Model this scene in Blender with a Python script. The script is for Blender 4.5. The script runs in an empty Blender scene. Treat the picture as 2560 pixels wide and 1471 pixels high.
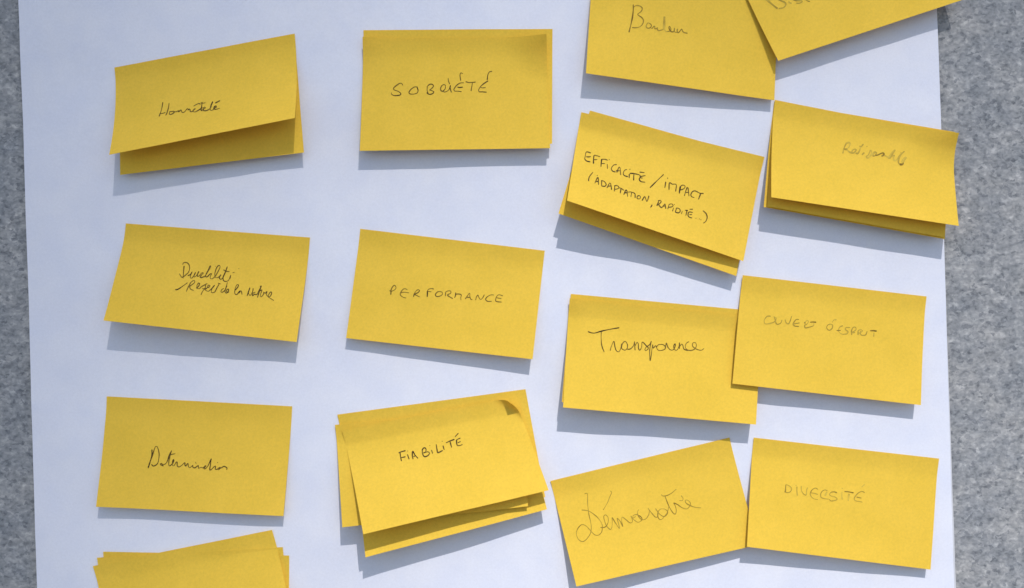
import bpy, math, random
from mathutils import Vector, noise

# ------------------------------------------------------------------ scale
# The board is a vertical wall in the XZ plane. Lengths below are given in
# "px": 1 px = 0.27 mm on the board (a sticky note is 127 mm = 470 px wide).
S = 0.00027
CX, CY = 1280.0, 735.5          # foot of the camera axis on the board
D = 2600.0                      # camera distance, same unit (0.70 m)
SUN = Vector((0.257, -1.0, 1.25)).normalized()   # towards the sun
EYE = 1.35                      # height of the camera over the ground, m

scene = bpy.context.scene
COL = scene.collection

# ------------------------------------------------------------------ camera
cam = bpy.data.cameras.new("camera")
cam_ob = bpy.data.objects.new("camera", cam)
COL.objects.link(cam_ob)
cam_ob.location = (0, -D * S, EYE)
cam_ob.rotation_euler = (math.radians(90), 0, 0)
cam.sensor_fit = 'HORIZONTAL'
cam.sensor_width = 36
cam.lens = 18 / (1280.0 / D)
cam.clip_start = 0.01
cam.clip_end = 2000
scene.camera = cam_ob

# ------------------------------------------------------------------ sky and sun
elev = math.asin(SUN.z)
world = bpy.data.worlds.new("World")
scene.world = world
world.use_nodes = True
wn = world.node_tree
wn.nodes.clear()
sky = wn.nodes.new("ShaderNodeTexSky")
sky.sky_type = 'NISHITA'
sky.sun_disc = False
sky.sun_elevation = elev
sky.sun_rotation = math.atan2(SUN.x, SUN.y)
sky.air_density = 1.25
sky.dust_density = 1.0
sky.ozone_density = 1.0
bg = wn.nodes.new("ShaderNodeBackground")
bg.inputs[1].default_value = 0.13
wo = wn.nodes.new("ShaderNodeOutputWorld")
wn.links.new(sky.outputs[0], bg.inputs[0])
wn.links.new(bg.outputs[0], wo.inputs[0])

sl = bpy.data.lights.new("sun", 'SUN')
sl.energy = 3.2
sl.angle = math.radians(0.5)
sl.color = (1.0, 0.955, 0.90)
so = bpy.data.objects.new("sun", sl)
COL.objects.link(so)
so.rotation_euler = SUN.to_track_quat('Z', 'Y').to_euler()
so.location = (2, -6, 9)

scene.view_settings.view_transform = 'Standard'
scene.view_settings.look = 'None'
scene.view_settings.gamma = 1.0
scene.view_settings.use_curve_mapping = False
scene.view_settings.exposure = 0.05
scene.render.engine = 'CYCLES'

# ------------------------------------------------------------------ helpers
def W(x, y, h):
    """point of the board: x, y in px of the board plane, h px off the wall"""
    return Vector(((x - CX) * S, -h * S, EYE + (CY - y) * S))

def unproject(px, py, h):
    """board-plane position of the thing seen at px, py that stands h off the wall"""
    k = 1 - h / D
    return CX + (px - CX) * k, CY + (py - CY) * k

def sm(a, b, x):
    t = min(1.0, max(0.0, (x - a) / (b - a)))
    return t * t * (3 - 2 * t)

def wave(x, y):
    """the big sheet is not quite flat"""
    n = noise.noise(Vector((x / 620.0 + 3.1, y / 520.0 + 7.7, 0.3))) * 5.0
    n += noise.noise(Vector((x / 210.0 + 9.1, y / 260.0, 4.3))) * 0.9
    n += noise.noise(Vector((x / 95.0 + 1.1, y / 120.0, 9.3))) * 1.5
    n += 1.6 * math.sin(x / 150.0 + 1.8 * noise.noise(Vector((x / 400.0, y / 260.0, 2.2))) + y / 900.0) * noise.noise(Vector((x / 500.0, y / 330.0, 6.1)))
    # soft dent near the upper left corner
    d = (x - 128) * 0.93 + (y - 0) * 0.36
    n += 4.0 * (sm(-60, 0, d) - sm(0, 150, d)) * (1 - sm(60, 330, y))
    return n

def mesh_obj(name, verts, faces, mat, parent=None, smooth=True, attr=None):
    me = bpy.data.meshes.new(name)
    me.from_pydata([tuple(v) for v in verts], [], faces)
    me.update()
    if smooth:
        for p in me.polygons:
            p.use_smooth = True
    if attr:
        a = me.attributes.new("press", 'FLOAT', 'POINT')
        for i, v in enumerate(attr):
            a.data[i].value = v
    me.materials.append(mat)
    o = bpy.data.objects.new(name, me)
    COL.objects.link(o)
    if parent:
        o.parent = parent
        o.matrix_parent_inverse = parent.matrix_world.inverted()
    return o

def tag(o, label=None, cat=None, group=None, kind=None):
    if label: o["label"] = label
    if cat: o["category"] = cat
    if group: o["group"] = group
    if kind: o["kind"] = kind
    return o

def nodes_of(name):
    m = bpy.data.materials.new(name)
    m.use_nodes = True
    nt = m.node_tree
    nt.nodes.clear()
    out = nt.nodes.new("ShaderNodeOutputMaterial")
    return m, nt, out

def ramp(nt, src, stops):
    r = nt.nodes.new("ShaderNodeValToRGB")
    el = r.color_ramp.elements
    el[0].position, el[0].color = stops[0][0], (*stops[0][1], 1)
    el[1].position, el[1].color = stops[-1][0], (*stops[-1][1], 1)
    for p, c in stops[1:-1]:
        e = el.new(p)
        e.color = (*c, 1)
    nt.links.new(src, r.inputs[0])
    return r.outputs[0]

def tex_noise(nt, vec, scale, detail=4, rough=0.5, dist=0.0):
    n = nt.nodes.new("ShaderNodeTexNoise")
    n.inputs["Scale"].default_value = scale
    n.inputs["Detail"].default_value = detail
    n.inputs["Roughness"].default_value = rough
    n.inputs["Distortion"].default_value = dist
    nt.links.new(vec, n.inputs["Vector"])
    return n.outputs["Fac"]

def coords(nt, scale=(1, 1, 1), rot=(0, 0, 0)):
    g = nt.nodes.new("ShaderNodeNewGeometry")
    mp = nt.nodes.new("ShaderNodeMapping")
    mp.inputs["Scale"].default_value = scale
    mp.inputs["Rotation"].default_value = rot
    nt.links.new(g.outputs["Position"], mp.inputs["Vector"])
    return mp.outputs[0]

def mix(nt, a, b, fac, mode='MIX'):
    m = nt.nodes.new("ShaderNodeMix")
    m.data_type = 'RGBA'
    m.blend_type = mode
    for sock, v in ((m.inputs["Factor"], fac), (m.inputs["A"], a), (m.inputs["B"], b)):
        if isinstance(v, (int, float)):
            sock.default_value = v
        elif isinstance(v, tuple):
            sock.default_value = (*v, 1)
        else:
            nt.links.new(v, sock)
    return m.outputs["Result"]

def bump(nt, h, strength, dist):
    b = nt.nodes.new("ShaderNodeBump")
    b.inputs["Strength"].default_value = strength
    b.inputs["Distance"].default_value = dist
    nt.links.new(h, b.inputs["Height"])
    return b.outputs[0]

# ------------------------------------------------------------------ materials
def paper_material(name, base, alt, grain, transl, speck=0.05, bmp=0.25):
    m, nt, out = nodes_of(name)
    v = coords(nt)
    fine = tex_noise(nt, v, 620, 3, 0.7)
    mid = tex_noise(nt, v, 38, 4, 0.6)
    c1 = ramp(nt, mid, [(0.36, base), (0.66, alt)])
    g = ramp(nt, fine, [(0.30, (1 - grain,) * 3), (0.70, (1 + 0.0,) * 3)])
    col = mix(nt, c1, g, 1.0, 'MULTIPLY')
    p = nt.nodes.new("ShaderNodeBsdfPrincipled")
    p.inputs["Roughness"].default_value = 0.85
    p.inputs["Specular IOR Level"].default_value = 0.18
    nt.links.new(col, p.inputs["Base Color"])
    fib = tex_noise(nt, v, 900, 3, 0.7, 0.6)
    nb = bump(nt, fib, bmp, 0.00012)
    nt.links.new(nb, p.inputs["Normal"])
    if transl:
        t = nt.nodes.new("ShaderNodeBsdfTranslucent")
        nt.links.new(col, t.inputs["Color"])
        ms = nt.nodes.new("ShaderNodeMixShader")
        ms.inputs[0].default_value = transl
        nt.links.new(p.outputs[0], ms.inputs[1])
        nt.links.new(t.outputs[0], ms.inputs[2])
        nt.links.new(ms.outputs[0], out.inputs[0])
    else:
        nt.links.new(p.outputs[0], out.inputs[0])
    return m

M_YELLOW = paper_material("yellow_note_paper", (0.96, 0.655, 0.082), (0.925, 0.63, 0.074), 0.11, 0.20)
M_WHITE = paper_material("white_sheet_paper", (0.762, 0.778, 0.880), (0.715, 0.740, 0.868), 0.06, 0.0, bmp=0.5)
M_UNDER = paper_material("under_sheet_paper", (0.60, 0.61, 0.66), (0.57, 0.58, 0.64), 0.05, 0.0)

def ink_material(name, dark, pale):
    m, nt, out = nodes_of(name)
    v = coords(nt)
    n = tex_noise(nt, v, 260, 3, 0.6)
    a = nt.nodes.new("ShaderNodeAttribute")
    a.attribute_name = "press"
    ad = nt.nodes.new("ShaderNodeMath"); ad.operation = 'MULTIPLY_ADD'
    nt.links.new(n, ad.inputs[0]); ad.inputs[1].default_value = 0.9; ad.inputs[2].default_value = -0.45
    s = nt.nodes.new("ShaderNodeMath"); s.operation = 'ADD'; s.use_clamp = True
    nt.links.new(ad.outputs[0], s.inputs[0]); nt.links.new(a.outputs["Fac"], s.inputs[1])
    col = mix(nt, pale, dark, s.outputs[0])
    p = nt.nodes.new("ShaderNodeBsdfPrincipled")
    p.inputs["Roughness"].default_value = 0.7
    p.inputs["Specular IOR Level"].default_value = 0.15
    nt.links.new(col, p.inputs["Base Color"])
    nt.links.new(p.outputs[0], out.inputs[0])
    return m

M_INK = ink_material("ballpoint_ink", (0.018, 0.010, 0.008), (0.30, 0.19, 0.025))
M_PENCIL = ink_material("pencil_mark", (0.17, 0.10, 0.014), (0.66, 0.46, 0.065))

def wall_material():
    m, nt, out = nodes_of("mottled_grey_stone")
    v = coords(nt, (1.0, 1.0, 1.3))
    big = tex_noise(nt, v, 30, 4, 0.55, 0.2)
    blob = tex_noise(nt, v, 210, 4, 0.55, 0.3)
    fine = tex_noise(nt, v, 420, 3, 0.6, 0.2)
    vo = nt.nodes.new("ShaderNodeTexVoronoi")
    vo.inputs["Scale"].default_value = 400
    dv = nt.nodes.new("ShaderNodeVectorMath"); dv.operation = 'MULTIPLY_ADD'
    nz = nt.nodes.new("ShaderNodeTexNoise"); nz.inputs["Scale"].default_value = 260
    nt.links.new(v, nz.inputs["Vector"])
    nt.links.new(nz.outputs["Color"], dv.inputs[0])
    dv.inputs[1].default_value = (0.005, 0.005, 0.005)
    nt.links.new(v, dv.inputs[2])
    nt.links.new(dv.outputs[0], vo.inputs["Vector"])
    cell = nt.nodes.new("ShaderNodeSeparateColor")
    nt.links.new(vo.outputs["Color"], cell.inputs[0])
    base = ramp(nt, blob, [(0.30, (0.180, 0.190, 0.208)), (0.42, (0.258, 0.268, 0.285)),
                           (0.58, (0.318, 0.324, 0.340)), (0.72, (0.420, 0.424, 0.436))])
    c2 = ramp(nt, cell.outputs[0], [(0.0, (0.50, 0.52, 0.56)), (0.10, (0.66, 0.68, 0.72)),
                                    (0.20, (0.95, 0.95, 0.96)), (0.80, (1.03, 1.03, 1.02)), (1.0, (1.38, 1.36, 1.33))])
    col = mix(nt, base, c2, 0.72, 'MULTIPLY')
    c3 = ramp(nt, big, [(0.35, (0.86, 0.88, 0.91)), (0.65, (1.09, 1.07, 1.05))])
    col = mix(nt, col, c3, 1.0, 'MULTIPLY')
    c4 = ramp(nt, fine, [(0.30, (0.86,) * 3), (0.5, (1.0,) * 3), (0.72, (1.10,) * 3)])
    col = mix(nt, col, c4, 0.8, 'MULTIPLY')
    p = nt.nodes.new("ShaderNodeBsdfPrincipled")
    p.inputs["Roughness"].default_value = 0.75
    p.inputs["Specular IOR Level"].default_value = 0.3
    nt.links.new(col, p.inputs["Base Color"])
    nt.links.new(bump(nt, blob, 0.3, 0.0006), p.inputs["Normal"])
    nt.links.new(p.outputs[0], out.inputs[0])
    return m

M_WALL = wall_material()

def plain(name, col, rough=0.9, sc=3.0):
    m, nt, out = nodes_of(name)
    n = tex_noise(nt, coords(nt), sc, 5, 0.6)
    c = ramp(nt, n, [(0.3, tuple(x * 0.85 for x in col)), (0.7, tuple(x * 1.1 for x in col))])
    p = nt.nodes.new("ShaderNodeBsdfPrincipled")
    p.inputs["Roughness"].default_value = rough
    nt.links.new(c, p.inputs["Base Color"])
    nt.links.new(p.outputs[0], out.inputs[0])
    return m

# ------------------------------------------------------------------ large structure
def box(name, lo, hi, mat, parent=None):
    (x0, y0, z0), (x1, y1, z1) = lo, hi
    v = [(x0, y0, z0), (x1, y0, z0), (x1, y1, z0), (x0, y1, z0),
         (x0, y0, z1), (x1, y0, z1), (x1, y1, z1), (x0, y1, z1)]
    f = [(0, 3, 2, 1), (4, 5, 6, 7), (0, 1, 5, 4), (1, 2, 6, 5), (2, 3, 7, 6), (3, 0, 4, 7)]
    return mesh_obj(name, v, f, mat, parent, smooth=False)

wall = box("stone_wall", (-2.2, 0.0026, 0.004), (2.2, 0.25, 2.6), M_WALL)
tag(wall, "mottled pale grey stone wall behind the big white sheet", "wall")

g = mesh_obj("ground", [(-300, -300, 0), (300, -300, 0), (300, 300, 0), (-300, 300, 0)],
             [(0, 1, 2, 3)], plain("bounce_paving", (0.25, 0.255, 0.265)), smooth=False)  # unseen ground below the view, added for the light it bounces up
tag(g, kind="structure")

# an added, unseen pylon with a flat cap, there only to cast shade: the soft
# rim of its shade falls over the left and the top of the board
EDGE_X, EDGE_Y = 380, -200
def shade_pylon():
    t = 38.0
    def at(px, py):                      # point of the pylon that shades a board point
        p = W(px, py, 0)
        return p.x + 0.257 * t, p.z + 1.25 * t
    xe, zr = at(EDGE_X, EDGE_Y)
    zr += 1.25 * 1.6                     # the rear edge of the cap, 1.6 m back
    e = bpy.data.objects.new("unseen_shade_pylon", None)
    COL.objects.link(e)
    e.location = (xe - 1, -t, 0)
    bpy.context.view_layer.update()
    tag(e, "unseen pylon with a flat overhanging cap, across the square", "shade_pylon")
    body = plain("shade_pylon_mat", (0.42, 0.41, 0.39), sc=0.6)
    box("shaft", (xe - 2.2, -t - 1.6, 0.0), (xe, -t, zr - 0.003), body, e)
    box("cap", (xe - 3.4, -t - 1.6, zr), (xe + 1.8, -t + 0.004, zr + 1.3), body, e)
    box("base", (xe - 2.6, -t - 2.0, 0.0), (xe + 0.4, -t + 0.4, 0.9), body, e)
shade_pylon()

# ------------------------------------------------------------------ sheets
def grid_sheet(name, P, nu, nv, mat, thick, parent=None):
    """closed thin sheet from a surface function P(u, v) -> (x, y, h)"""
    pts = [[Vector(P(i / nu, j / nv)) for i in range(nu + 1)] for j in range(nv + 1)]
    front, back = [], []
    for j in range(nv + 1):
        for i in range(nu + 1):
            a = pts[j][min(nu, i + 1)] - pts[j][max(0, i - 1)]
            b = pts[min(nv, j + 1)][i] - pts[max(0, j - 1)][i]
            n = a.cross(b)
            if n.length < 1e-9:
                n = Vector((0, 0, 1))
            n.normalize()
            p = pts[j][i]
            front.append(W(*p))
            back.append(W(*(p - n * thick)))
    verts = front + back
    N = (nu + 1) * (nv + 1)
    k = lambda i, j: j * (nu + 1) + i
    faces = []
    for j in range(nv):
        for i in range(nu):
            q = (k(i, j), k(i, j + 1), k(i + 1, j + 1), k(i + 1, j))
            faces.append(q)
            faces.append(tuple(x + N for x in reversed(q)))
    sides = []
    def strip(idx):          # side walls get vertices of their own: crisp paper edges
        s0 = len(verts)
        for q in idx:
            verts.append(front[q]); verts.append(back[q])
        for m in range(len(idx) - 1):
            sides.append((s0 + 2 * m, s0 + 2 * m + 2, s0 + 2 * m + 3, s0 + 2 * m + 1))
    strip([k(i, 0) for i in range(nu + 1)])
    strip([k(i, nv) for i in range(nu, -1, -1)])
    strip([k(0, j) for j in range(nv, -1, -1)])
    strip([k(nu, j) for j in range(nv + 1)])
    nf = len(faces)
    o = mesh_obj(name, verts, faces + sides, mat, parent)
    for p in o.data.polygons[nf:]:
        p.use_smooth = False
    return o

def lx(y):   # left edge of the big sheet
    return 46.0 + 0.0325 * y + 1.2 * math.sin(y / 300.0)
def rx(y):   # right edge
    return 2342.5 + 0.0292 * y

def P_sheet(u, v):
    y = -420 + v * 2350
    x = lx(y) + (rx(y) - lx(y)) * u
    return x, y, wave(x, y)
big = grid_sheet("paper_sheet", P_sheet, 130, 110, M_WHITE, 0.5)
tag(big, "large white flip chart sheet on the grey stone wall, under all the sticky notes", "paper sheet")

def P_under(u, v):
    y = -420 + v * 2352
    ex = max(0.0, (y - 480) / 980.0 * 5.0)
    x0, x1 = lx(y) + 9, rx(y) + min(ex, 7) - (4 if y < 480 else 0) * (1 - sm(200, 480, y))
    x = x0 + (x1 - x0) * u
    return x, y, wave(x, y) - 1.6
under = grid_sheet("paper_sheet", P_under, 110, 90, M_UNDER, 0.5)
tag(under, "second white sheet, a thin strip along the right edge of the big sheet", "paper sheet")

# ------------------------------------------------------------------ sticky notes
class Note:
    def __init__(s, c, HL, HR, base=0.9, p=1.35, curls=(), fold=None, bow=0.0, v0=0.16, seed=0, res=(30, 34), top=2.0):
        s.HL, s.HR, s.base, s.p, s.curls, s.fold, s.bow, s.v0, s.seed = HL, HR, base, p, curls, fold, bow, v0, seed
        s.res = res
        s.top = top
        s.W = []
        for (px, py), (u, v) in zip(c, ((0, 0), (1, 0), (1, 1), (0, 1))):
            s.W.append(unproject(px, py, s.rel(u, v)))
    def prof(s, v):
        t = max(0.0, (v - s.v0) / (1 - s.v0))
        return t ** s.p
    def rel(s, u, v):
        h = s.base + (s.HL * (1 - u) + s.HR * u) * s.prof(v)
        if v < 0.15:
            h += s.top * (1 - v / 0.15) ** 2
        h += s.bow * 4 * u * (1 - u) * sm(0.1, 0.8, v)
        for (cu, cv, amp, r) in s.curls:
            d = math.hypot((u - cu) * 1.65, v - cv)
            if d < r:
                h += amp * (1 - d / r) ** 2 * (1 + 0.5 * d / r)
        return h
    def plane(s, u, v):
        (ax, ay), (bx, by), (cx, cy), (dx, dy) = s.W
        x = (ax * (1 - u) + bx * u) * (1 - v) + (dx * (1 - u) + cx * u) * v
        y = (ay * (1 - u) + by * u) * (1 - v) + (dy * (1 - u) + cy * u) * v
        return x, y
    def P(s, u, v, folded=True):
        x, y = s.plane(u, v)
        h = s.rel(u, v)
        # very slight cockle of thin paper, none where it is glued
        h += noise.noise(Vector((u * 2.3 + s.seed * 5.1, v * 1.7 + s.seed, 0.5))) * 2.4 * sm(0.12, 0.7, v)
        h += wave(x, y)
        if s.fold and folded:
            (lx_, ly_), (nx, ny), r = s.fold
            d = (x - lx_) * nx + (y - ly_) * ny
            if d > 0:
                th = d / r
                if th < math.pi:
                    m_, hh = r * math.sin(th), r * (1 - math.cos(th))
                else:
                    m_, hh = -(d - math.pi * r), 2 * r
                x += nx * (m_ - d)
                y += ny * (m_ - d)
                h += hh
        return x, y, h
    def locate(s, px, py):
        """surface point seen at px, py"""
        h = s.base
        u = v = 0.5
        for _ in range(7):
            X, Y = unproject(px, py, h)
            for _ in range(4):
                x, y = s.plane(u, v)
                e = 1e-3
                xu, yu = s.plane(u + e, v); xv, yv = s.plane(u, v + e)
                a, b, c, d = (xu - x) / e, (xv - x) / e, (yu - y) / e, (yv - y) / e
                det = a * d - b * c
                rx_, ry_ = X - x, Y - y
                u += (d * rx_ - b * ry_) / det
                v += (a * ry_ - c * rx_) / det
            h = s.P(u, v, False)[2]
        X, Y = unproject(px, py, h)
        return X, Y, h

def catmull(pts, step=2.0):
    if len(pts) < 3:
        out = []
        (ax, ay), (bx, by) = pts[0], pts[-1]
        n = max(2, int(math.hypot(bx - ax, by - ay) / step))
        return [(ax + (bx - ax) * i / n, ay + (by - ay) * i / n) for i in range(n + 1)]
    out = []
    q = [pts[0]] + list(pts) + [pts[-1]]
    for i in range(1, len(q) - 2):
        p0, p1, p2, p3 = q[i - 1], q[i], q[i + 1], q[i + 2]
        n = max(1, int(math.hypot(p2[0] - p1[0], p2[1] - p1[1]) / step))
        for k in range(n):
            t = k / n
            out.append(tuple(0.5 * ((2 * p1[a]) + (-p0[a] + p2[a]) * t +
                       (2 * p0[a] - 5 * p1[a] + 4 * p2[a] - p3[a]) * t * t +
                       (-p0[a] + 3 * p1[a] - 3 * p2[a] + p3[a]) * t ** 3) for a in (0, 1)))
    out.append(pts[-1])
    return out

def handwriting(note, strokes, mat, parent, width, press):
    rnd = random.Random(int(note.W[0][0] * 7))
    verts, faces, att = [], [], []
    for st in strokes:
        w0 = width
        pr = press
        pts = st
        if isinstance(st, dict):
            pts, w0, pr = st['p'], st.get('w', 1.0) * width, st.get('k', press)
        if len(pts) == 1:       # a dot
            (x, y), = pts
            pts = [(x - 0.8, y - 0.5), (x + 0.8, y + 0.5)]
        c = catmull(pts)
        n = len(c)
        start = len(verts)
        ph = rnd.random() * 6
        for i, (x, y) in enumerate(c):
            xa, ya = c[max(0, i - 1)]
            xb, yb = c[min(n - 1, i + 1)]
            L = math.hypot(xb - xa, yb - ya) or 1
            nx, ny = -(yb - ya) / L, (xb - xa) / L
            end = min(i, n - 1 - i)
            w = w0 * 0.5 * (0.85 + 0.2 * math.sin(i * 0.35 + ph)) * (0.65 if end == 0 else 1)
            k = pr + 0.16 * math.sin(i * 0.22 + ph * 2)
            for sgn in (-1, 1):
                X, Y, h = note.locate(x + nx * w * sgn, y + ny * w * sgn)
                verts.append(W(X, Y, h + 0.45))
                att.append(k)
        for i in range(n - 1):
            a = start + 2 * i
            faces.append((a, a + 1, a + 3, a + 2))
    o = mesh_obj("handwriting", verts, faces, mat, parent, attr=att)
    return o

def tr(x0, y0, sc, *strokes):
    out = []
    for s in strokes:
        if isinstance(s, dict):
            d = dict(s); d['p'] = [(x0 + a / sc, y0 + b / sc) for a, b in s['p']]
            out.append(d)
        else:
            out.append([(x0 + a / sc, y0 + b / sc) for a, b in s])
    return out

GROUP = "yellow sticky notes on the big white sheet"
count = [0]
def note(label, corners, HL, HR, writing=None, ink=None, width=2.75, press=0.72, wlabel=None, **kw):
    count[0] += 1
    n = Note(corners, HL, HR, seed=count[0], **kw)
    cx, cy = n.plane(0.5, 0.0)
    if writing:
        e = bpy.data.objects.new("sticky_note", None)
        e.empty_display_size = 0.01
        e.location = W(cx, cy, 0)
        COL.objects.link(e)
        bpy.context.view_layer.update()
        tag(e, label, "sticky note", GROUP)
        grid_sheet("note_paper", n.P, n.res[0], n.res[1], M_YELLOW, 0.38, e)
        h = handwriting(n, writing, ink or M_INK, e, width, press)
        if wlabel: h["label"] = wlabel
    else:
        o = grid_sheet("sticky_note", n.P, n.res[0], n.res[1], M_YELLOW, 0.38)
        tag(o, label, "sticky note", GROUP)
    return n

# ------------------------------------------------------------------ traced handwriting
H_HON = tr(380, 240, 13.337,
    [(362, 215), (335, 380), (300, 520), (235, 690)],
    [(285, 595), (340, 590), (450, 555)],
    [(572, 240), (555, 370), (525, 490), (490, 600), (450, 650)],
    [(590, 530), (580, 600), (600, 625), (680, 600), (745, 545), (730, 515), (640, 525), (575, 535)],
    [(745, 525), (810, 535), (850, 510), (900, 490), (870, 535), (910, 520), (965, 470), (985, 490), (990, 535), (1050, 560), (1110, 510), (1180, 425), (1210, 440), (1200, 480), (1250, 440), (1270, 470), (1280, 525), (1330, 530), (1400, 470), (1460, 430), (1420, 430), (1370, 480), (1380, 530), (1430, 540), (1520, 500), (1610, 440), (1680, 380)],
    [(1390, 350), (1480, 290), (1580, 255), (1610, 300)],
    {'p': [(1675, 210), (1660, 330), (1640, 480), (1660, 505)], 'k': 0.95, 'w': 1.15},
    [(1620, 235), (1720, 245), (1790, 225)],
    [(1660, 500), (1730, 440), (1790, 400), (1760, 375), (1715, 400), (1700, 470), (1760, 500), (1850, 480), (1930, 430), (1990, 340)],
    {'p': [(2030, 190), (1970, 320), (1940, 430), (1960, 485), (2010, 485)], 'k': 0.95, 'w': 1.15},
    [(2010, 485), (2090, 410), (2150, 370), (2140, 335), (2090, 350), (2060, 410), (2080, 450), (2160, 445), (2260, 415)],
    [(2105, 245), (2190, 200), (2270, 155)])

H_SOB = tr(960, 160, 8.447,
    [(400, 460), (380, 420), (340, 410), (260, 460), (205, 510), (215, 550), (300, 580), (350, 620), (345, 655), (260, 672), (190, 662), (155, 635), (165, 605)],
    [(710, 490), (640, 490), (570, 540), (528, 600), (550, 635), (630, 638), (700, 615), (720, 560), (695, 490)],
    [(915, 470), (912, 560), (935, 630)],
    [(905, 600), (910, 620), (970, 645), (1040, 620), (1055, 590), (990, 560), (960, 555), (1020, 510), (1045, 460), (1010, 430), (960, 435), (920, 470)],
    [(1300, 480), (1290, 445), (1240, 445), (1200, 500), (1200, 560), (1240, 580), (1290, 530), (1300, 480)],
    [(1245, 560), (1270, 595), (1330, 580), (1380, 530), (1405, 455), (1395, 510), (1425, 605)],
    [(1355, 300), (1360, 360), (1390, 430)],
    [(1665, 210), (1625, 190), (1605, 240), (1620, 355)],
    [(1685, 400), (1600, 410), (1520, 470), (1475, 545), (1490, 575), (1560, 578), (1640, 590)],
    [(1550, 490), (1600, 500), (1665, 490)],
    {'p': [(1725, 375), (1800, 395), (1935, 385)], 'w': 1.15},
    [(1868, 400), (1855, 480), (1838, 575)],
    [(2285, 158), (2230, 170), (2195, 230), (2180, 345)],
    [(2200, 360), (2120, 410), (2040, 480), (1995, 560), (2010, 590), (2080, 592), (2170, 600)],
    [(2035, 500), (2080, 508), (2145, 500)])

H_BON = tr(1560, 0, 14.078,
    {'p': [(325, 165), (325, 350), (300, 600), (240, 880), (175, 1140)], 'k': 0.98, 'w': 1.25},
    [(340, 270), (380, 225), (480, 200), (590, 235), (645, 310), (600, 410), (480, 510), (540, 565), (640, 640), (685, 740), (650, 860), (550, 950), (400, 985), (290, 970)],
    [(870, 820), (840, 810), (790, 890), (785, 960), (850, 1000), (940, 970), (965, 900), (920, 840), (870, 820)],
    [(965, 1010), (1020, 980), (1060, 920), (1090, 950), (1080, 1020), (1130, 1020), (1170, 980), (1180, 1050), (1230, 1085), (1310, 1065), (1400, 1030)],
    {'p': [(1410, 590), (1400, 800), (1400, 1020)], 'k': 0.35, 'w': 1.6},
    {'p': [(1440, 590), (1440, 800), (1430, 1000), (1450, 1090), (1510, 1125)], 'k': 0.3, 'w': 1.2},
    [(1510, 1125), (1590, 1105), (1650, 1080), (1640, 990), (1600, 930), (1580, 990), (1640, 1100), (1700, 1130), (1760, 1100), (1775, 990), (1770, 1090), (1820, 1150), (1870, 1120), (1885, 1020), (1870, 1110), (1910, 1160), (1970, 1100), (2030, 1025), (2060, 1100), (2120, 1155), (2240, 1175)])

H_DIS = tr(1900, 0, 15.8375,
    {'p': [(120, -160), (300, 20), (480, 180), (700, 350)], 'k': 0.45, 'w': 1.3},
    [(560, -120), (800, 20), (980, 100), (1020, 200), (930, 310), (740, 350)],
    {'p': [(1120, 60), (1180, 110), (1250, 150)], 'k': 0.1},
    [(1560, -60), (1330, -20), (1400, 20), (1640, 30), (1670, 70), (1570, 130), (1440, 130)],
    [(1700, -160), (1850, 20), (1980, 70)])

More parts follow.
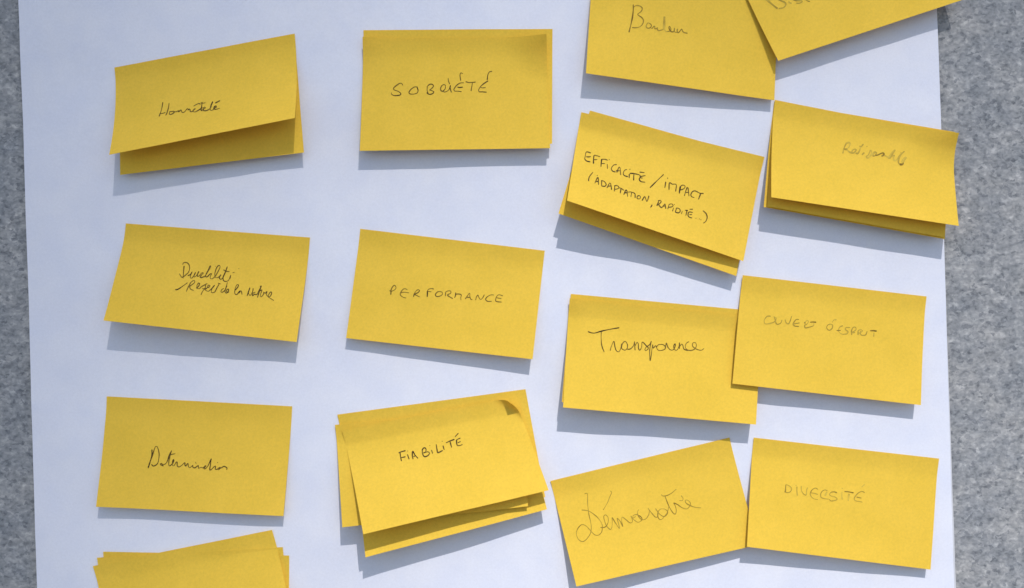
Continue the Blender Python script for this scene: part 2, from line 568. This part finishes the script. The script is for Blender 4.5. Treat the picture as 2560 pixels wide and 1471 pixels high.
H_EFF = tr(1440, 360, 8.089,
    [(300, 185), (210, 165), (185, 260), (180, 310), (220, 350), (290, 365)], [(205, 260), (250, 265), (300, 258)],
    {'p': [(362, 240), (355, 330), (355, 400)], 'w': 1.35, 'k': 1.0}, [(355, 245), (380, 230), (490, 262)], [(365, 320), (430, 318)],
    {'p': [(520, 310), (510, 390), (505, 465)], 'w': 1.2, 'k': 0.95}, [(510, 310), (600, 315), (640, 335)], [(515, 400), (585, 398)],
    [(632, 410), (638, 505)], [(672, 322)],
    [(825, 420), (760, 430), (715, 500), (740, 550), (800, 570)],
    [(825, 580), (870, 470), (890, 480), (905, 630)], [(805, 545), (890, 545)],
    [(1030, 522), (990, 530), (955, 590), (975, 640), (1050, 665)], [(1090, 515)],
    [(1078, 610), (1075, 695)], [(1085, 598), (1160, 600), (1285, 625)], [(1170, 610), (1165, 740)],
    [(1290, 630), (1300, 660), (1405, 640)], [(1310, 660), (1280, 720), (1320, 765), (1400, 775)], [(1310, 690), (1350, 690)],
    [(1285, 570), (1385, 582)],
    [(345, 575), (280, 650), (255, 720), (260, 755)],
    [(380, 800), (435, 680), (450, 690), (455, 830)], [(400, 762), (460, 760)], [(430, 640)],
    [(520, 740), (515, 850)], [(505, 740), (570, 760), (610, 820), (580, 860), (515, 850)],
    [(625, 895), (680, 790), (700, 800), (720, 930)], [(640, 860), (710, 850)],
    [(785, 845), (775, 960)], [(770, 850), (830, 845), (870, 880), (840, 910), (790, 918)],
    [(850, 895), (900, 895), (970, 940)], [(910, 905), (895, 1000)],
    [(965, 1030), (1010, 930), (1030, 950), (1045, 1070)], [(990, 990), (1040, 990)],
    [(1050, 975), (1120, 975), (1190, 1010), (1195, 1095)], [(1125, 985), (1110, 1075)],
    [(1280, 1045), (1240, 1060), (1240, 1105), (1290, 1110), (1305, 1070), (1275, 1042)],
    [(1335, 1150), (1385, 1065), (1400, 1080), (1435, 1165), (1475, 1050)]) + tr(1610, 410, 8.089,
    [(400, 212), (260, 345), (118, 485)],
    [(440, 362), (420, 490)], [(478, 290)],
    [(505, 528), (515, 385), (570, 410), (640, 410), (655, 430), (640, 560)],
    {'p': [(735, 455), (712, 600)], 'w': 1.3, 'k': 0.98}, [(735, 460), (780, 430), (830, 450), (810, 500), (735, 530)],
    [(815, 650), (870, 480), (890, 490), (910, 655)], [(845, 580), (905, 575)],
    [(1020, 685), (960, 660), (950, 610), (990, 555), (1050, 552), (1120, 590), (1205, 600)],
    {'p': [(1145, 605), (1100, 722)], 'w': 1.2},
    [(165, 825), (150, 860), (130, 880)],
    {'p': [(300, 750), (260, 850)], 'w': 1.25, 'k': 0.9}, [(280, 745), (330, 740), (350, 765), (310, 810), (290, 815), (355, 885), (420, 810), (430, 820), (440, 910)], [(375, 855), (435, 850)],
    [(510, 820), (480, 918)], [(500, 820), (560, 810), (590, 840), (560, 870), (500, 880)], [(615, 820)],
    [(600, 885), (575, 960)],
    [(660, 890), (630, 980)], [(650, 890), (710, 905), (735, 950), (700, 990), (630, 975)],
    [(775, 955), (755, 1015)],
    [(830, 938), (890, 945)], [(870, 950), (845, 1050)],
    [(990, 985), (910, 975), (890, 1040), (920, 1080), (975, 1095)], [(915, 1030), (975, 1025)], [(920, 918), (990, 918)],
    {'p': [(1050, 1102)], 'k': 0.1}, {'p': [(1120, 1115)], 'k': 0.3}, {'p': [(1150, 1130)], 'k': 0.4},
    [(1190, 945), (1250, 1000), (1278, 1080), (1250, 1160), (1198, 1200)])

H_RAT = tr(2090, 340, 12.67,
    [(215, 560), (235, 470), (260, 380), (330, 240), (430, 215), (440, 290), (380, 390), (260, 420)],
    {'p': [(240, 415), (310, 425), (370, 425)], 'k': 0.8, 'w': 1.4},
    [(350, 440), (410, 500), (480, 535), (540, 540), (600, 510), (640, 440), (590, 425), (520, 460), (500, 520)],
    [(620, 540), (680, 560), (730, 500), (780, 380), (850, 265)],
    [(740, 320), (800, 340), (870, 262)],
    [(980, 340)],
    [(900, 530), (850, 570), (820, 605)],
    [(1100, 460), (1060, 520), (1030, 600), (960, 660), (1000, 700), (1070, 650), (1120, 560), (1120, 470), (1060, 460)],
    [(1070, 630), (1140, 600), (1210, 520), (1280, 540), (1240, 620), (1170, 645), (1190, 580), (1230, 520)],
    {'p': [(1240, 620), (1330, 605), (1420, 560), (1490, 540), (1520, 590), (1440, 650)], 'k': 0.75},
    [(1480, 600), (1560, 630), (1640, 670), (1700, 640), (1800, 500), (1870, 450), (1800, 560), (1700, 700), (1640, 700)],
    [(1700, 720), (1780, 640), (1850, 620), (1820, 700), (1850, 780), (1920, 770)],
    [(1920, 770), (2010, 640), (2110, 540), (2170, 490)],
    [(2040, 530), (2110, 570)],
    [(2060, 600), (1990, 720), (1980, 850), (2040, 900), (2120, 870), (2160, 780), (2220, 690), (2140, 720), (2080, 830)],
    {'p': [(2010, 900), (2080, 905), (2140, 860)], 'k': 1.0, 'w': 1.3})

H_DUR = tr(430, 640, 9.385,
    {'p': [(285, 235), (275, 350), (260, 530)], 'k': 0.95},
    [(255, 215), (265, 170), (330, 155), (390, 190), (415, 280), (390, 380), (320, 450), (240, 505), (205, 470), (170, 415)],
    [(370, 470), (440, 430), (475, 370), (440, 450), (430, 510), (470, 520), (530, 440), (555, 385), (520, 450), (520, 495), (570, 470), (635, 365), (600, 430), (595, 480), (640, 470), (700, 400), (740, 400), (700, 440), (660, 510), (720, 500), (780, 470), (860, 340), (910, 240), (895, 235), (850, 330), (800, 430), (790, 490), (830, 490), (890, 430), (930, 420), (900, 480), (900, 530), (950, 535), (1020, 470), (1090, 350), (1130, 260), (1110, 225), (1060, 260), (1010, 390), (1010, 490), (1060, 515), (1130, 470), (1150, 440), (1110, 510), (1140, 550), (1190, 520), (1250, 400), (1300, 250)],
    {'p': [(1295, 255), (1240, 400), (1200, 500), (1210, 580), (1270, 600), (1330, 570), (1370, 480), (1380, 450)], 'k': 0.9},
    [(1375, 460), (1365, 535)],
    {'p': [(1210, 325), (1270, 360), (1350, 370)], 'k': 0.5}, {'p': [(1420, 400), (1470, 385)], 'k': 0.3}, {'p': [(1568, 300)], 'k': 0.2}, {'p': [(1020, 245)], 'k': 0.2},
    {'p': [(75, 795), (140, 785), (240, 720), (365, 630)], 'w': 1.15},
    [(335, 840), (380, 740), (440, 630), (500, 580), (535, 585), (520, 640), (420, 715), (440, 780), (510, 810)],
    [(565, 760), (620, 720), (650, 650), (625, 635), (590, 690), (590, 760), (640, 770), (700, 720), (770, 680), (830, 650)],
    [(760, 680), (790, 700), (770, 770), (720, 830), (680, 915)],
    [(710, 770), (770, 770), (860, 740), (890, 700), (850, 690), (830, 750), (780, 795), (850, 830), (910, 790), (1000, 690), (930, 790), (930, 860), (1000, 850), (1060, 740), (1110, 650), (1080, 640), (1140, 660)],
    [(1220, 765), (1170, 790), (1150, 850), (1210, 840), (1260, 770), (1300, 620)],
    [(1290, 700), (1250, 820), (1270, 880), (1330, 820), (1320, 780), (1285, 800), (1290, 860), (1340, 850)],
    [(1480, 810), (1540, 740), (1560, 680), (1520, 685), (1480, 780), (1475, 880), (1520, 910), (1580, 830), (1600, 820), (1570, 880), (1620, 820), (1645, 910)],
    {'p': [(1760, 945), (1800, 830), (1830, 745)], 'k': 0.9}, [(1790, 860), (1830, 930), (1890, 850), (1905, 760)],
    [(1960, 850), (1900, 880), (1890, 940), (1940, 900), (1990, 910), (2040, 810), (2100, 700)],
    {'p': [(2060, 720), (2100, 710), (2060, 810), (2005, 980)], 'k': 0.85},
    [(2020, 850), (2110, 800), (2080, 900), (2090, 965), (2150, 900), (2150, 850), (2190, 880), (2230, 830), (2220, 920), (2290, 960), (2340, 880), (2320, 845), (2280, 890), (2260, 960), (2330, 1010), (2390, 1050)])

H_PER = tr(960, 700, 7.919,
    {'p': [(140, 215), (135, 295)], 'k': 0.9}, [(105, 215), (150, 225), (215, 195), (240, 155), (210, 108), (165, 145), (130, 225)],
    [(465, 200), (430, 178), (380, 185), (325, 260), (330, 305), (380, 345), (440, 360)], [(330, 260), (400, 245), (500, 258)],
    {'p': [(608, 270), (582, 335)], 'k': 0.95, 'w': 1.2}, [(585, 300), (640, 215), (680, 195), (705, 215), (670, 255), (610, 285), (650, 310), (710, 340)],
    {'p': [(862, 220), (855, 340)], 'k': 0.95, 'w': 1.25}, [(850, 240), (880, 190), (940, 172), (990, 185)], [(865, 225), (940, 240)],
    [(1110, 232), (1060, 240), (1018, 290), (1040, 328), (1100, 325), (1155, 290), (1150, 245), (1110, 232)],
    {'p': [(1222, 255), (1215, 325)], 'k': 0.8}, [(1215, 250), (1260, 220), (1320, 222), (1320, 265), (1255, 300), (1300, 335), (1365, 375)],
    {'p': [(1422, 250), (1415, 310), (1398, 355)], 'k': 0.85}, [(1420, 285), (1470, 280), (1530, 295), (1520, 350), (1525, 405)],
    [(1610, 380), (1650, 320), (1697, 262), (1700, 330), (1720, 385), (1750, 395)], [(1640, 345), (1700, 350)],
    {'p': [(1815, 405), (1830, 340), (1860, 295)], 'k': 0.7}, [(1860, 295), (1890, 370), (1925, 385), (1965, 340), (1985, 295)],
    [(2175, 300), (2110, 300), (2040, 340), (2012, 385), (2050, 425), (2135, 425)],
    [(2355, 320), (2280, 295), (2230, 330), (2210, 400), (2230, 430), (2330, 440)], [(2230, 355), (2325, 370)])

H_TRA = tr(1460, 800, 7.919,
    {'p': [(78, 230), (140, 255), (220, 260), (340, 225), (500, 190), (700, 155)], 'w': 1.2, 'k': 0.95},
    [(342, 235), (340, 380), (355, 520), (400, 638)],
    [(520, 610), (540, 530), (590, 425), (610, 520), (640, 610), (690, 630), (730, 560), (745, 470)],
    [(860, 490), (830, 435), (790, 435), (750, 500), (750, 570), (810, 600), (855, 560), (862, 480)],
    [(855, 580), (920, 575), (980, 510), (1000, 430), (1005, 520), (1012, 605)],
    [(1010, 520), (1050, 445), (1075, 480), (1080, 570), (1105, 600), (1140, 540), (1155, 440), (1230, 510), (1275, 560), (1240, 600), (1205, 600), (1230, 540), (1300, 490), (1335, 420)],
    [(1335, 425), (1305, 560), (1300, 700), (1308, 810), (1330, 700), (1345, 580), (1360, 490), (1370, 560), (1420, 510), (1440, 560)],
    [(1440, 530), (1480, 490), (1560, 490), (1610, 530), (1600, 580), (1530, 605), (1470, 600), (1440, 560)],
    [(1610, 560), (1630, 460), (1660, 540), (1720, 598), (1780, 580), (1810, 500), (1800, 470), (1775, 530), (1800, 595), (1850, 590), (1890, 500)],
    {'p': [(1890, 450), (1888, 575)], 'k': 0.8}, [(1890, 530), (1930, 480), (1955, 500), (1980, 580), (2060, 605)],
    {'p': [(2080, 430), (2030, 460), (2005, 530), (2040, 590), (2120, 605), (2200, 570), (2225, 500), (2200, 450), (2155, 460), (2150, 520), (2210, 570), (2290, 600), (2340, 595), (2375, 565)], 'k': 0.45})

H_OUV = tr(1890, 770, 7.919,
    [(290, 165), (220, 170), (165, 240), (175, 310), (240, 315), (340, 290), (380, 250), (355, 170)],
    [(360, 190), (400, 200), (385, 270), (420, 325), (490, 300), (515, 235)],
    [(575, 230), (600, 300), (645, 315), (680, 250), (705, 165)],
    {'p': [(850, 230), (790, 235), (735, 320), (770, 360), (850, 368)], 'k': 0.8}, {'p': [(735, 320), (865, 298)], 'k': 0.8},
    {'p': [(950, 295), (985, 300)], 'k': 0.9, 'w': 1.2}, [(960, 290), (1010, 250), (1040, 270), (1000, 330), (965, 340), (975, 395), (1060, 380), (1140, 350), (1145, 300)],
    {'p': [(1070, 285), (1130, 280), (1190, 285)], 'k': 1.3, 'w': 1.2},
    [(1480, 320), (1420, 340), (1400, 400), (1450, 445), (1510, 400), (1515, 340), (1480, 320)], [(1510, 290), (1540, 240), (1595, 238)],
    {'p': [(1595, 450), (1680, 445)], 'k': 0.9}, [(1720, 355), (1660, 380), (1630, 450), (1680, 510), (1750, 525)],
    [(1860, 390), (1780, 390), (1770, 430), (1820, 470), (1800, 515), (1740, 518)],
    [(1895, 540), (1890, 460), (1920, 390), (1970, 385), (1975, 440), (1890, 490), (1960, 485)],
    [(2020, 540), (2025, 450), (2080, 435), (2110, 460), (2060, 490), (2090, 540), (2170, 535), (2200, 460)], [(2060, 460), (2080, 490), (2030, 500)],
    {'p': [(2255, 455), (2320, 452), (2390, 462)], 'k': 1.3, 'w': 1.2}, [(2335, 490), (2330, 570)])

H_DET = tr(360, 1100, 10.558,
    {'p': [(210, 255), (210, 380), (180, 520), (110, 745)], 'k': 0.95, 'w': 1.2},
    [(110, 740), (200, 480), (270, 260), (310, 170), (350, 180), (390, 300), (400, 430), (370, 600), (310, 670), (240, 690), (200, 640)],
    [(430, 625), (480, 615), (430, 650), (520, 690)], [(470, 650), (560, 640), (620, 550), (670, 400), (735, 280)],
    {'p': [(735, 285), (690, 400), (655, 600), (670, 690), (730, 650), (780, 590)], 'k': 0.85},
    [(665, 410), (730, 385), (830, 365)],
    [(740, 640), (790, 550), (785, 515), (755, 560), (750, 660), (790, 685), (850, 590), (875, 580), (880, 690), (930, 715), (1000, 670), (1080, 600), (1080, 650), (1100, 690), (1160, 620), (1170, 690), (1200, 735), (1260, 700), (1290, 670), (1290, 720), (1340, 740), (1400, 700), (1440, 680), (1440, 750), (1510, 725), (1560, 740), (1620, 680), (1640, 690), (1580, 750), (1620, 765), (1680, 700), (1740, 580), (1780, 495)],
    {'p': [(1775, 500), (1760, 620), (1735, 800), (1770, 790), (1850, 710), (1890, 690), (1880, 770), (1930, 780)], 'k': 0.9},
    [(1930, 780), (2010, 720), (2020, 745), (1960, 795), (1950, 760), (2040, 740), (2110, 700), (2190, 740), (2180, 790)],
    {'p': [(1355, 580), (1380, 630)], 'k': 0.3}, {'p': [(1945, 600)], 'k': 0.2})

H_FIA = tr(980, 1070, 12.67,
    {'p': [(255, 790), (270, 900), (298, 1050)], 'w': 1.2}, [(205, 795), (300, 755), (430, 722)], [(285, 945), (430, 915)],
    {'p': [(490, 835), (520, 930), (545, 995)], 'w': 1.1}, {'p': [(500, 735)], 'k': 0.1},
    {'p': [(670, 995), (645, 870), (660, 745), (730, 860), (825, 970)], 'w': 1.15}, [(680, 910), (760, 880)],
    [(960, 700), (965, 800), (1000, 890), (1040, 915), (1130, 885), (1185, 820), (1160, 765), (1080, 765), (990, 800)], [(950, 720), (1000, 640), (1060, 640), (1080, 700), (1060, 750)],
    {'p': [(1255, 700), (1285, 815)], 'w': 1.1}, {'p': [(1200, 560)], 'k': 0.2},
    {'p': [(1400, 520), (1425, 680), (1450, 785), (1520, 760), (1610, 715)], 'w': 1.1},
    {'p': [(1615, 560), (1655, 700)], 'w': 1.1}, {'p': [(1590, 425)], 'k': 0.1},
    {'p': [(1710, 475), (1830, 420), (1980, 362)], 'w': 1.05}, {'p': [(1840, 440), (1890, 625)], 'w': 1.1},
    {'p': [(2045, 380), (2050, 500), (2080, 560), (2150, 560), (2235, 525)], 'w': 1.1}, [(2040, 380), (2165, 322)], [(2080, 475), (2175, 428)], [(1995, 285), (2105, 165)])

H_DEM = tr(1420, 1210, 7.039,
    [(290, 178), (325, 165), (345, 190), (345, 330), (365, 520), (400, 680), (410, 780), (390, 880), (320, 980), (250, 1015), (180, 970), (148, 880), (165, 800), (220, 730), (270, 718), (330, 750), (420, 850), (480, 900), (540, 900), (590, 850), (605, 770), (590, 690), (520, 590), (420, 510), (340, 470), (240, 460)],
    [(740, 125), (770, 148), (735, 230), (690, 340), (620, 460)],
    [(570, 768), (640, 765), (690, 720), (710, 640), (700, 580), (660, 545), (630, 570), (640, 640), (680, 740), (740, 800), (770, 770), (780, 680), (778, 595), (830, 680), (905, 785), (890, 700), (865, 605), (920, 660), (965, 750), (945, 650), (955, 585), (1020, 630), (1090, 685), (1130, 670), (1125, 600), (1105, 565), (1160, 630), (1230, 675), (1280, 655), (1305, 620), (1270, 570), (1200, 540), (1145, 560), (1150, 600), (1190, 570)],
    [(1245, 450), (1222, 500), (1240, 570), (1300, 630), (1370, 615), (1420, 540), (1430, 470), (1405, 425), (1470, 510), (1540, 585), (1580, 570), (1580, 500), (1540, 435), (1610, 530), (1690, 575), (1745, 530), (1750, 480), (1690, 440), (1620, 450), (1580, 510), (1590, 600), (1640, 628), (1700, 570), (1750, 500), (1770, 400)],
    {'p': [(1705, 210), (1770, 380), (1840, 500), (1890, 530), (1905, 460), (1880, 370), (1860, 335), (1930, 365), (2010, 420), (2090, 440), (2140, 400)], 'k': 0.8},
    [(1645, 185), (1660, 210), (1730, 208), (1820, 165), (1905, 92)],
    [(1960, 290), (2010, 295), (2025, 255), (1990, 205)],
    [(2140, 400), (2155, 340), (2110, 290), (2065, 290), (2080, 340), (2150, 380), (2230, 410), (2340, 422)])

H_DIV = tr(1940, 1190, 10.136,
    {'p': [(250, 225), (235, 420)], 'k': 0.7, 'w': 1.3}, [(240, 220), (320, 245), (385, 300), (385, 370), (320, 425), (210, 405)],
    {'p': [(490, 240), (530, 240)], 'k': 0.1}, {'p': [(530, 270), (530, 380), (545, 500)], 'k': 0.2, 'w': 1.7},
    [(640, 260), (645, 370), (700, 460), (765, 495)], {'p': [(810, 300), (780, 340), (770, 490)], 'k': 0.15, 'w': 1.6},
    [(1065, 345), (1000, 310), (920, 350), (870, 440), (890, 520), (960, 580), (1060, 600)], [(870, 430), (960, 440), (1060, 470)],
    [(1305, 380), (1240, 355), (1160, 400), (1130, 480), (1150, 550), (1240, 578), (1340, 590)], {'p': [(1290, 400), (1240, 510)], 'k': 0.1, 'w': 1.8},
    [(1545, 430), (1480, 405), (1400, 415), (1355, 470), (1400, 510), (1490, 530), (1550, 590), (1500, 620), (1390, 635), (1350, 590)],
    {'p': [(1660, 310), (1700, 320)], 'k': 0.0, 'w': 1.4}, {'p': [(1670, 400), (1670, 540), (1690, 600)], 'k': 0.15, 'w': 1.5},
    {'p': [(1735, 395), (1840, 405), (1965, 430)], 'k': 0.95, 'w': 1.2}, {'p': [(1850, 450), (1830, 640)], 'k': 0.2, 'w': 1.8},
    [(2245, 425), (2180, 395), (2090, 430), (2000, 530), (1985, 600), (2030, 635), (2190, 665)], {'p': [(2040, 535), (2165, 565)], 'k': 0.85},
    {'p': [(2250, 215), (2200, 255), (2170, 290)], 'k': 0.0, 'w': 1.6})

# ------------------------------------------------------------------ the notes, column by column
PENCIL = dict(ink=M_PENCIL)
# --- left column
note("plain yellow sticky note half hidden behind the curled-up “Honnêteté” note",
     [(291, 174), (735, 92), (759.8, 381.8), (300.4, 437.8)], 24, 27, base=0.9, p=1.3)
note("strongly curled yellow sticky note with “Honnêteté” written in ink, top of the left column",
     [(285.3, 168.8), (737.1, 85.1), (737.1, 295.7), (272.3, 387.3)], 74, 85, H_HON, width=2.5, base=1.9, p=1.75, v0=0.10)
note("yellow sticky note reading “Durabilité / Respect de la Nature”, second in the left column",
     [(314.4, 559), (775, 594.3), (741, 855.8), (257.7, 801.7)], 60, 44, H_DUR, base=0.9, p=1.25, width=2.4, press=0.66)
note("yellow sticky note with “Détermination” in dark ink, third in the left column",
     [(266.3, 991.6), (730.3, 1016.5), (708.7, 1290.7), (240.3, 1267.3)], 27, 25, H_DET, width=2.5, base=0.9, p=1.3)
note("rearmost yellow note of the bottom left stack, its level top edge highest at the left",
     [(258.2, 1379.5), (722.9, 1389.2), (716, 1668), (252, 1655)], 30, 30, base=0.9, p=1.3)
note("middle yellow note of the bottom left stack, behind the tilted front note",
     [(242.6, 1394.7), (707, 1368.2), (722, 1645), (257, 1672)], 36, 36, base=1.9, p=1.3, curls=((0, 0, 3, 0.4),))
note("tilted blank front note of the bottom left stack, cut off by the lower picture edge",
     [(232.4, 1415.7), (679.9, 1325.2), (742, 1594), (285, 1690)], 45, 45, base=2.9, p=1.25)
# --- second column
note("yellow sticky note behind “SOBRIÉTÉ”, showing along its top and right edge",
     [(908.9, 76.5), (1381.3, 73), (1380.2, 360), (903, 371)], 24, 25, base=0.9, p=1.3)
note("yellow sticky note with “SOBRIÉTÉ” in spaced capitals, top of the second column",
     [(906.5, 93), (1366.2, 85.3), (1375.2, 371.1), (899.3, 377.5)], 33, 29, H_SOB, base=1.9, p=1.2,
     curls=((1, 0, 32, 0.42), (0, 0, 16, 0.36)), press=0.72, top=3.2, width=2.5)
note("yellow sticky note with “PERFORMANCE” in thin capitals, middle of the second column",
     [(900.5, 572.3), (1361.9, 627.3), (1331.4, 898.5), (864.8, 845.8)], 23, 31, H_PER, base=0.9, p=1.2, press=0.48, width=2.35)
note("rearmost yellow note of the “FIABILITÉ” stack, its top right corner the highest of the stack",
     [(843.3, 1037), (1313.7, 973.3), (1363, 1243), (892, 1303)], 22, 26, base=0.9, p=1.3)
note("lowest hanging note of the “FIABILITÉ” stack, a bright strip below the others",
     [(874, 1118), (1298, 1001), (1367.4, 1273.8), (913.7, 1393.6)], 52, 33, base=1.9, p=2.0)
note("yellow note of the “FIABILITÉ” stack that sticks out furthest to the left",
     [(837.2, 1062.7), (1300, 1018), (1320.2, 1265.6), (855.8, 1318.5)], 41, 41, base=4.0, p=1.1)
note("yellow sticky note with “FIABILITÉ” in bold capitals and its upper right corner curled over",
     [(854, 1075), (1286, 992), (1371.7, 1225.5), (908.4, 1335.7)], 85, 52, H_FIA, base=6.0, p=1.2,
     fold=((1237, 1004.5), (0.6, -0.8), 23.5), res=(90, 60), width=2.9, press=0.9)
# --- third column
note("yellow sticky note with “Bonheur” in pencil, cut off by the upper picture edge",
     [(1484, -106), (1952, -52), (1936, 251.3), (1464.9, 183.4)], 43, 20, H_BON, base=0.9, p=1.25, press=0.75, **PENCIL)
note("yellow note behind the “EFFICACITÉ / IMPACT” note, its lower edge showing below it",
     [(1475, 276.8), (1905, 396), (1840.8, 690.6), (1396, 534.3)], 43, 29, base=0.9, p=1.2)
note("tilted yellow note reading “EFFICACITÉ / IMPACT (ADAPTATION, RAPIDITÉ…)”",
     [(1453.4, 280.9), (1911.9, 392.5), (1858.6, 653.5), (1417.7, 501.7)], 88, 41, H_EFF, base=1.9, p=1.15, press=0.75)
note("yellow note behind “Transparence”, showing as a thin strip along its top edge",
     [(1427, 735.2), (1903, 779), (1874, 1054), (1404.5, 1005.3)], 42, 37, base=0.9, p=1.2)
note("yellow sticky note with “Transparence” in flowing script, its right side under another note",
     [(1424, 746), (1909, 795), (1889.2, 1061.5), (1407.4, 1018.8)], 50, 39, H_TRA, base=2.0, p=1.15,
     curls=((0, 0, 9, 0.3),), press=0.66, top=2.5, width=2.4)
note("tilted yellow sticky note with “Démocratie” in large pencil script",
     [(1376, 1202.7), (1823.5, 1094.2), (1894, 1363), (1441.2, 1467.4)], 42, 22, H_DEM, base=0.9, p=1.25, press=0.62, width=2.1, **PENCIL)
# --- right column
note("tilted yellow note at the top right, its pencil letters cut off by the picture edge",
     [(1824, -106), (2288, -262), (2412, -2), (1946, 152.3)], 34, 38, H_DIS, base=2.2, p=1.25, width=4.2, press=0.5, **PENCIL)
note("rearmost yellow note under “Rationalité”, its lower left corner furthest to the left",
     [(1936, 254), (2386, 331), (2361.5, 598.5), (1909.6, 518)], 32, 32, base=0.9, p=1.25)
note("second yellow note under “Rationalité”, a narrow strip at its left side",
     [(1937, 255), (2384, 334), (2362, 594), (1920.0, 516.5)], 37, 36, base=2.2, p=1.25)
note("yellow sticky note with “Rationalité” in smudged pencil, overhanging the right edge of the sheet",
     [(1937.4, 250.1), (2396, 333.4), (2396.6, 565.2), (1928.5, 493.4)], 60, 60, H_RAT, base=3.3, p=1.3,
     curls=((1, 0, 28, 0.45),), width=4.2, press=0.28, **PENCIL)
note("yellow sticky note with “OUVERT D'ESPRIT” in faint pencil capitals, overlapping the note to its left",
     [(1857.2, 688.3), (2316.6, 741.6), (2301.5, 1013.1), (1830.8, 959.5)], 32, 25, H_OUV, base=4.5, p=1.1, width=2.9, press=0.45, **PENCIL)
note("yellow sticky note with “DIVERSITÉ” in faint pencil capitals, lowest on the right",
     [(1883.9, 1094.2), (2348, 1147), (2326.9, 1424.8), (1867.4, 1367.5)], 37, 21, H_DIV, base=1.2, p=1.1, width=2.6, press=0.5, **PENCIL)
